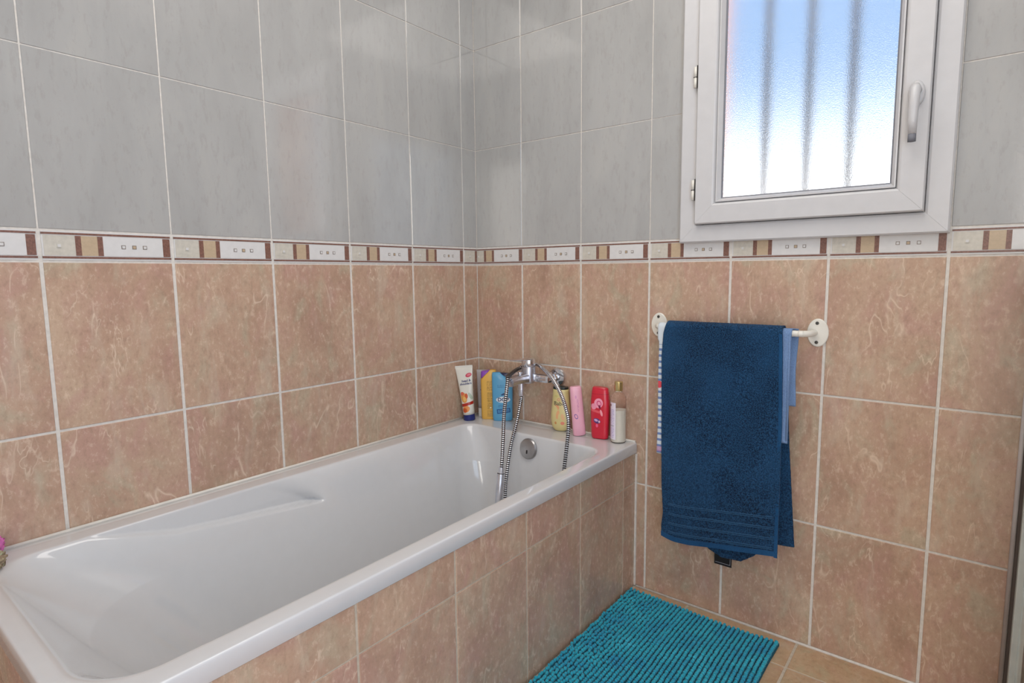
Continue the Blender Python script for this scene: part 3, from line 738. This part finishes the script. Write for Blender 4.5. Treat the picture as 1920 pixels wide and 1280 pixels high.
# 8 clear bottle
cl = thing('lotion_bottle', 'clear round bottle of milky lotion with gold cap at the right end of the rim', 'lotion', (.6435, -.0355, ZR), R(0))
prof = [(.001, 0), (.0215, 0), (.0248, .003), (.0248, .140), (.0240, .150), (.0185, .160), (.0110, .1655), (.0105, .170), (.001, .170)]
tg = NT('clear_bottle_plastic'); tg.p(col=(.97, .93, .93, 1), rough=.05, trans=1.0, ior=1.12)
MB().lathe(prof, 'z', n=40).build('bottle_body', tg.m, cl, auto=True)
MB().lathe([(.001, .0022), (.0205, .0022), (.0236, .004), (.0236, .108), (.001, .108)], 'z', n=36).build('lotion_fill', mk('milky_lotion', (226, 224, 210), .4), cl, auto=True)
MB().lathe([(.001, .1705), (.0128, .1705), (.0135, .172), (.0135, .199), (.0120, .2005), (.001, .2005)], 'z', n=32).build('cap', simple('gold_metal', (206, 188, 132), .28, .85, var=.05), cl, auto=True)
vs = []; fs = []; K = 24
for r in (.02505, .02535):
    for z in (.012, .1335):
        for k in range(K+1):
            a = R(-178+96*k/K)+R(0); vs.append((r*cos(a), r*sin(a), z))
n = K+1
for k in range(K):
    fs.append((2*n+k, 2*n+k+1, 3*n+k+1, 3*n+k)); fs.append((k+1, k, n+k, n+k+1)); fs.append((k, k+1, 2*n+k+1, 2*n+k)); fs.append((n+k+1, n+k, 3*n+k, 3*n+k+1))
MB().add(vs, fs, 0, True).build('label_wrap', body_mat('lilac_label_print', (234, 226, 240), [('e', -.0175, .124, .0035, .0035, (70, 30, 60), 0), ('t', -.013, .098, .011, .014, (150, 120, 200), 0), ('t', -.013, .070, .011, .013, (166, 140, 206), 0), ('b', -.012, .0565, .009, .0008, (60, 60, 100), 0), ('t', -.013, .034, .011, .018, (160, 130, 205), 0)], .4), cl, auto=True)

# ------------------------------------------------------------------ towel rail
tr = thing('towel_rail', 'white painted towel rail screwed to the brown tiles under the window', 'towel rail', (.99, 0, .887))
BYc = -.056; BZ = .8868
pts = [(.7745, -.004, BZ), (.7745, -.025, BZ), (.778, -.040, BZ), (.787, -.0510, BZ), (.800, BYc, BZ), (.815, BYc, BZ), (1.165, BYc, BZ), (1.18, BYc, BZ), (1.195, -.0510, BZ), (1.205, -.040, BZ), (1.2085, -.025, BZ), (1.2095, -.004, BZ)]
under(MB().tube(catmull(pts, .004), .0085, 16).build('bar', M_wpaint), tr)
for x in (.7660, 1.2175):
    p = MB(); p.lathe([(.001, -.0005), (.0262, -.0005), (.0262, -.003), (.0245, -.0048), (.001, -.0052)], 'y', (x, 0, .8868), 36, sy=1.43)
    f = under(p.build('wall_plate', M_wpaint, None, auto=True), tr)
    for dz in (.0255, -.0255):
        s_ = MB(); s_.lathe([(.001, -.0050), (.0045, -.0050), (.0042, -.0062), (.001, -.0066)], 'y', (x-.002, 0, .8868+dz), 16); s_.box(x-.0055, x+.0015, -.0068, -.0064, .8868+dz-.0006, .8868+dz+.0006)
        sc_ = s_.build('screw', M_steel, None, auto=True); sc_.parent = f

# ------------------------------------------------------------------ towels
def terry(name, c1, c2, sc=420, bump=1.0, stripes=None):
    t = NT(name); v = t.coord()
    f = t.noise(v, sc, 3, .7); big = t.noise(v, 7, 3)
    col = t.mix(t.ramp(f, [(.40, G(0)), (.62, G(1))]), lin(c1), lin(c2))
    col = t.mix(t.ramp(big, [(.35, G(0)), (.7, G(.30))]), col, lin([x*1.22 for x in c2]))
    t.p(col=col, rough=.95, sheen=.08, spec=.12)
    t.bump(t.math('ADD', f, t.math('MULTIPLY', t.noise(v, sc*.45, 2), .8)), bump, .004); return t
def sheet(name, mat, parent, xl, xr, zf, zb_, rad, nx=90, ns=260, thick=.0045, wob=.002, fine=.0, seed=0, ripple=.0, flare=0.0, cy=None, cz=None):
    """cloth draped over the rail. xl/xr(z, side) edges; zf/zb_(u) bottoms; side 0 front, 1 back"""
    cy = BYc if cy is None else cy; cz = BZ if cz is None else cz
    vs = []; fs = []
    arc = pi*rad
    for i in range(nx+1):
        u = i/nx
        lf = cz-zf(u); lb = cz-zb_(u); tot = lf+arc+lb
        for j in range(ns+1):
            s = tot*j/ns
            if s < lf: side = 0; z = cz-(lf-s); y = cy-rad; ny, nz = -1, 0
            elif s < lf+arc: a = (s-lf)/rad; side = 0 if a < pi/2 else 1; y = cy-rad*cos(a); z = cz+rad*sin(a); ny, nz = -cos(a), sin(a)
            else: side = 1; z = cz-(s-lf-arc); y = cy+rad; ny, nz = 1, 0
            x = xl(z, side)+(xr(z, side)-xl(z, side))*u
            d = max(0.0, cz-z)
            w = noise.noise(Vector((x*9+seed, z*3, side*7.0)))*wob*min(1, d*6)
            w2 = ripple*sin(u*15+z*4+seed)*min(1, d*3)
            y += (w+w2)*(1 if side == 0 else .5)
            if side == 0: y -= flare*min(1, d*2)
            if fine:
                q = noise.noise(Vector((x*260, z*260, side*9.0+seed)))*fine
                y += ny*q; z += nz*q
            vs.append((x, y, z))
    n = ns+1
    for i in range(nx):
        for j in range(ns): fs.append((i*n+j, i*n+j+1, (i+1)*n+j+1, (i+1)*n+j))
    me = mesh(name, vs, fs, smooth=True)
    o = link(name, me, mat, parent)
    m = o.modifiers.new('thickness', 'SOLIDIFY'); m.thickness = thick; m.offset = 0
    return o
# striped cloth and light blue towel underneath
def stripe_mat():
    t = NT('striped_cloth'); v = t.new('ShaderNodeTexCoord').outputs['Object']; s = t.new('ShaderNodeSeparateXYZ'); t.set(s.inputs[0], v)
    st = t.math('GREATER_THAN', t.math('SINE', t.math('MULTIPLY', s.outputs[2], 2*pi/.0185)), .35)
    low = t.math('LESS_THAN', s.outputs[2], .835)
    col = t.mix(t.math('MULTIPLY', st, low), lin((216, 224, 230)), lin((112, 136, 186)))
    dx = t.math('DIVIDE', t.math('SUBTRACT', s.outputs[0], .800), .010); dz = t.math('DIVIDE', t.math('SUBTRACT', s.outputs[2], .712), .011)
    m = t.math('LESS_THAN', t.math('ADD', t.math('MULTIPLY', dx, dx), t.math('MULTIPLY', dz, dz)), 1)
    col = t.mix(m, col, lin((226, 84, 96)))
    dz = t.math('DIVIDE', t.math('SUBTRACT', s.outputs[2], .512), .008)
    col = t.mix(t.math('MULTIPLY', t.math('LESS_THAN', t.math('ABSOLUTE', dz), 1), .7), col, lin((190, 130, 176)))
    t.p(col=col, rough=.95, sheen=.3, spec=.1); t.bump(t.noise(v, 700, 2), .6, .001); return t.m
st = thing('hand_towel', 'white cloth with blue stripes peeking out left of the navy towel', 'towel', (.86, BYc, .5))
o = sheet('cloth', stripe_mat(), None, lambda z, s: .7925+.004*noise.noise(Vector((z*9, 0, 0)))+(.004 if z < .85 else 0), lambda z, s: .93, lambda u: .497, lambda u: .52, .0118, 30, 110, .003, .0006); under(o, st)
tb_ = terry('light_blue_terry', (112, 142, 190), (140, 170, 212), 600, .8)
bt = thing('hand_towel', 'light blue towel edge showing right of the navy towel', 'towel', (1.08, BYc, .6))
o = sheet('cloth', tb_.m, None, lambda z, s: .955, lambda z, s: (1.168+.004*(.89-z)) if s == 0 else 1.1785+.002*sin(z*30), lambda u: .592, lambda u: .690, .0120, 50, 110, .0032, .0006); under(o, bt)
hmm = MB(); hmm.tube([(1.1665, BYc-.0155, .60), (1.1655, BYc-.0155, .75), (1.1645, BYc-.0150, .885)], .0019, 8); under(hmm.build('stitched_hem', tb_.m), bt)
# navy towel
def navy_mat():
    t = terry('navy_terry', (2, 16, 40), (40, 84, 124), 330, 1.0)
    return t.m
M_navy = navy_mat()
t_ = terry('navy_hem', (18, 54, 94), (40, 88, 130), 900, .4); M_hem = t_.m
M_rib = simple('navy_rib_thread', (50, 94, 132), .9)
nv = thing('bath_towel', 'large navy terry towel folded over the white rail', 'towel', (.98, BYc, .24))
def interp(P, x):
    if x <= P[0][0]: return P[0][1]
    for (a, b), (c, d) in zip(P, P[1:]):
        if x <= c: return b+(d-b)*(x-a)/(c-a)
    return P[-1][1]
XL = [(.235, .8190), (.28, .8185), (.316, .8230), (.40, .8170), (.58, .8130), (.80, .8085), (.87, .8130), (.905, .8225)]
XR = [(.235, 1.1575), (.40, 1.1570), (.64, 1.1555), (.85, 1.1490), (.905, 1.1460)]
ZF = [(0, .2440), (.06, .2385), (.12, .2350), (.26, .2375), (.45, .2490), (.68, .2595), (1.0, .2765)]
ZBK = [(0, .300), (.20, .285), (.275, .2380), (.34, .2230), (.44, .2085), (.60, .2130), (.70, .2400), (.82, .290), (1.0, .297)]
def nxl(z, s): return interp(XL, z) if s == 0 else .835
def nxr(z, s):
    if s == 0: return interp(XR, z)
    return interp([(.2, 1.196), (.30, 1.1915), (.58, 1.1675), (.905, 1.147)], z)
o = sheet('terry_cloth', M_navy, None, nxl, nxr, lambda u: interp(ZF, u)+.0005, lambda u: interp(ZBK, (u*(1.19-.835))/(.355)), .0172, 150, 430, .0050, .0022, fine=.0009, seed=3, flare=.0012); under(o, nv)
# woven hem, flat side selvedge and ribs on the front sheet
yf = BYc-.0172-.0012-.0031
def strip(name, pts_lo, pts_hi, mat, th=.0012, y=None):
    vs = []; n = len(pts_lo); yy = yf if y is None else y
    for (xa, za), (xb, zb2) in zip(pts_lo, pts_hi): vs += [(xa, yy-th, za), (xb, yy-th, zb2), (xa, yy+.0035, za), (xb, yy+.0035, zb2)]
    fs = []
    for i in range(n-1):
        a = 4*i; b = a+4
        fs += [(a, b, b+1, a+1), (a+2, a+3, b+3, b+2), (a, a+2, b+2, b), (a+1, b+1, b+3, a+3)]
    fs += [(0, 1, 3, 2), (4*n-4, 4*n-2, 4*n-1, 4*n-3)]
    return under(link(name, mesh(name, vs, fs, smooth=False), mat), nv)
N = 30; xs = [i/N for i in range(N+1)]
def XF(u, z): return nxl(z, 0)+(nxr(z, 0)-nxl(z, 0))*u
strip('bottom_hem', [(XF(u, .25), interp(ZF, u)-.002) for u in xs], [(XF(u, .25), interp(ZF, u)+.0125) for u in xs], M_hem)
zz = [.27+(.885-.27)*i/40 for i in range(41)]
strip('side_selvedge', [(nxr(z, 0)-.0085, z) for z in zz], [(nxr(z, 0)+.0002, z) for z in zz], M_hem, .0005)
for z0 in (.1045, .0745, .0445, .0165):
    for dz in (0, .0045):
        off = lambda u: interp(ZF, u)*.55+.45*(.242+.034*u)
        strip('woven_rib', [(XF(u, .3), off(u)+z0+dz) for u in [.06+.9*q for q in xs]], [(XF(u, .3), off(u)+z0+dz+.0012) for u in [.06+.9*q for q in xs]], M_rib, .0013)
cl_ = MB(); cl_.box(.9735, 1.0243, BYc+.0155, BYc+.0175, .1840, .216, 0)
lo = cl_.build('care_label', simple('black_label', (16, 14, 18), .8), None, label='small black stitched care label'); lo.rotation_euler = (0, 0, 0); under(lo, nv)
sh = MB(); sh.box(.977, 1.0205, BYc+.0150, BYc+.0157, .1905, .1912); sh.box(1.0200, 1.0207, BYc+.0150, BYc+.0157, .1905, .2100)
sh_ = sh.build('white_stitching', mk('white_thread', (190, 190, 196))); sh_.parent = lo

# ------------------------------------------------------------------ bath mat
mat_ = thing('bath_mat', 'teal chenille bath mat on the tiled floor against the bath panel', 'bath mat', (.94, -.45, 0))
X0m, X1m, Y0m, Y1m = .7000, 1.1680, -.955, -.0470
M_teal = NT('teal_chenille'); _v = M_teal.coord()
_c = M_teal.ramp(M_teal.noise(_v, 14, 4, .6), [(.3, lin((22, 134, 176))), (.55, lin((32, 162, 186))), (.75, lin((64, 186, 214)))])
_c = M_teal.mix(M_teal.ramp(M_teal.noise(_v, 500, 2), [(.4, G(0)), (.7, G(.4))]), _c, lin((70, 180, 190)))
M_teal.p(col=_c, rough=.9, sheen=.3, spec=.15); M_teal.bump(M_teal.noise(_v, 900, 2), .6, .001); M_teal = M_teal.m
M_tealb = simple('teal_backing', (12, 92, 112), .9)
def mx_edge(x, y):  # gentle waviness of the mat's outline
    return x+.004*sin(y*9)*(1 if x > .9 else .3), y-.045*max(0, (X0m+.10-x)/.10)*0+.006*sin(x*11)
bk = MB(); nx_, ny_ = 16, 30; vs = []
for i in range(nx_+1):
    for j in range(ny_+1):
        x, y = mx_edge(X0m+(X1m-X0m)*i/nx_, Y0m+(Y1m-Y0m)*j/ny_); vs.append((x, y, .0075))
fs = [(i*(ny_+1)+j, (i+1)*(ny_+1)+j, (i+1)*(ny_+1)+j+1, i*(ny_+1)+j+1) for i in range(nx_) for j in range(ny_)]
bme = mesh('backing', vs, fs); bo = link('backing', bme, M_tealb); md = bo.modifiers.new('thickness', 'SOLIDIFY'); md.thickness = .007; md.offset = -1; under(bo, mat_)
# pile: short plump noodles in rows
unit = []; ufs = []; NS, NR = 7, 4
unit.append((0, 0, -1))
for a in range(1, NR):
    th = pi*a/NR-pi/2
    for k in range(NS): unit.append((cos(th)*cos(2*pi*k/NS), cos(th)*sin(2*pi*k/NS), sin(th)))
unit.append((0, 0, 1)); last = len(unit)-1
for k in range(NS): ufs.append((0, 1+(k+1) % NS, 1+k))
for a in range(NR-2):
    for k in range(NS): ufs.append((1+a*NS+k, 1+a*NS+(k+1) % NS, 1+(a+1)*NS+(k+1) % NS, 1+(a+1)*NS+k))
for k in range(NS): ufs.append((last-NS+k, last-NS+(k+1) % NS, last))
vs = []; fs = []
rows = 36; per = 104
for i in range(rows):
    for j in range(per):
        x = X0m+.006+(X1m-X0m-.012)*i/(rows-1); y = Y0m+.006+(Y1m-Y0m-.012)*j/(per-1)
        edge = min(j, per-1-j)
        nn = noise.noise(Vector((x*6, y*5, 0))); messy = max(0.0, min(1.0, (.86-x)/.07+nn*1.1))
        x += random.uniform(-.0006, .0006)+messy*random.uniform(-.0025, .0025); y += random.uniform(-.0008, .0008)+messy*random.uniform(-.002, .002)
        x, y = mx_edge(x, y)
        L = .0047+.0012*random.random(); w = .0050+.0010*random.random(); h = .0058+.0022*random.random()
        tilt = R(14+random.uniform(-8, 8))*(1-messy)+messy*R(random.uniform(-38, 40))
        ang = (R(90)+R(random.uniform(-9, 9)))*(1-messy)+messy*R(40+random.uniform(-45, 45))
        zc = .0110+.0022*nn+random.uniform(0, .0022)
        ca, sa = cos(ang), sin(ang); ct, s_t = cos(tilt), sin(tilt); b = len(vs)
        for (px, py, pz) in unit:
            a_, b_, c_ = pz*L*.86, px*w, py*h   # long axis from pz
            a2 = a_*ct-c_*s_t; c2 = a_*s_t+c_*ct
            vs.append((x+a2*ca-b_*sa, y+a2*sa+b_*ca, max(.002, zc+c2)))
        fs += [tuple(b+q for q in f) for f in ufs]
pm = mesh('pile', vs, fs, smooth=True); po = link('pile', pm, M_teal, kind='stuff'); under(po, mat_)

# ------------------------------------------------------------------ shower screen at the right edge
sc = thing('shower_screen', 'white framed glass shower screen edge at the far right against the tiles', 'shower screen', (1.67, -.02, 0))
under(MB().tube([(1.6455, -.0035, .004), (1.6455, -.0035, 1.10)], .0048, 10).build('silicone_seal', simple('grey_silicone', (186, 176, 172), .5)), sc)
under(MB().box(1.6505, 1.6568, -.0035, -.0004, .004, 1.10, 0).build('shadow_gap_strip', simple('gap_shade', (92, 80, 74), .6)), sc)  # dark strip coloured as the shadow gap between seal and profile
under(MB().box(1.6570, 1.6770, -.030, -.0004, .004, 1.10, 0, ch=.002).build('wall_profile', simple('white_profile', (206, 210, 204), .4)), sc)
tg2 = NT('shower_glass'); tg2.p(col=(.92, .97, .95, 1), rough=.02, trans=1.0, ior=1.2)
under(MB().box(1.6680, 1.6730, -.62, -.0305, .03, 1.09).build('glass_panel', tg2.m), sc)
under(MB().box(1.6650, 1.6780, -.64, -.0345, .004, .028, ch=.002).build('bottom_rail', simple('white_rail', (206, 210, 204), .4)), sc)

# ------------------------------------------------------------------ sponge and pouf on the near corner of the tub
def blob(name, r, seed, amp, f, mat, parent, ry=1.0, sub=4):
    bm = bmesh.new(); bmesh.ops.create_icosphere(bm, subdivisions=sub, radius=r)
    for v in bm.verts:
        n = v.co.normalized(); q = noise.noise(n*f+Vector((seed, 0, 0)))+.5*noise.noise(n*f*2.3+Vector((0, seed, 0)))
        v.co = v.co*(1+amp*q); v.co.z *= ry
    me = bpy.data.meshes.new(name); bm.to_mesh(me); bm.free(); me.polygons.foreach_set('use_smooth', [True]*len(me.polygons))
    return link(name, me, mat, parent)
def sponge_mat():
    t = NT('sponge_skin'); v = t.coord(); n = t.noise(v, 90, 4, .7)
    t.p(col=t.ramp(n, [(.3, lin((120, 92, 80))), (.5, lin((180, 160, 130))), (.7, lin((190, 204, 170)))]), rough=.95); t.bump(n, 1.0, .004); return t.m
sg = thing('bath_sponge', 'beige knobbly bath sponge on the near tub rim at the left picture edge', 'sponge', (.099, -1.484, RZ+.020))
blob('sponge_body', .023, 4, .35, 5, sponge_mat(), sg, .85)
MB().tube([(.0, -.010, .016), (.004, -.018, .026), (.0, -.012, .033), (-.004, -.004, .024), (-.001, -.008, .015)], .0012, 8).build('hanging_loop', M_wpaint, sg)
pf = thing('bath_pouf', 'pink bath pouf beside the sponge at the left picture edge', 'bath pouf', (.0270, -1.4730, RZ+.024))
blob('mesh_ball', .024, 9, .22, 9, simple('pink_mesh', (226, 120, 190), .8, var=.25, scale=120), pf, .95)
MB().tube([(0, 0, .018), (.004, 0, .030), (0, 0, .036), (-.004, 0, .030), (0, 0, .019)], .0014, 8).build('cord_loop', simple('pink_cord', (236, 150, 200), .7), pf)
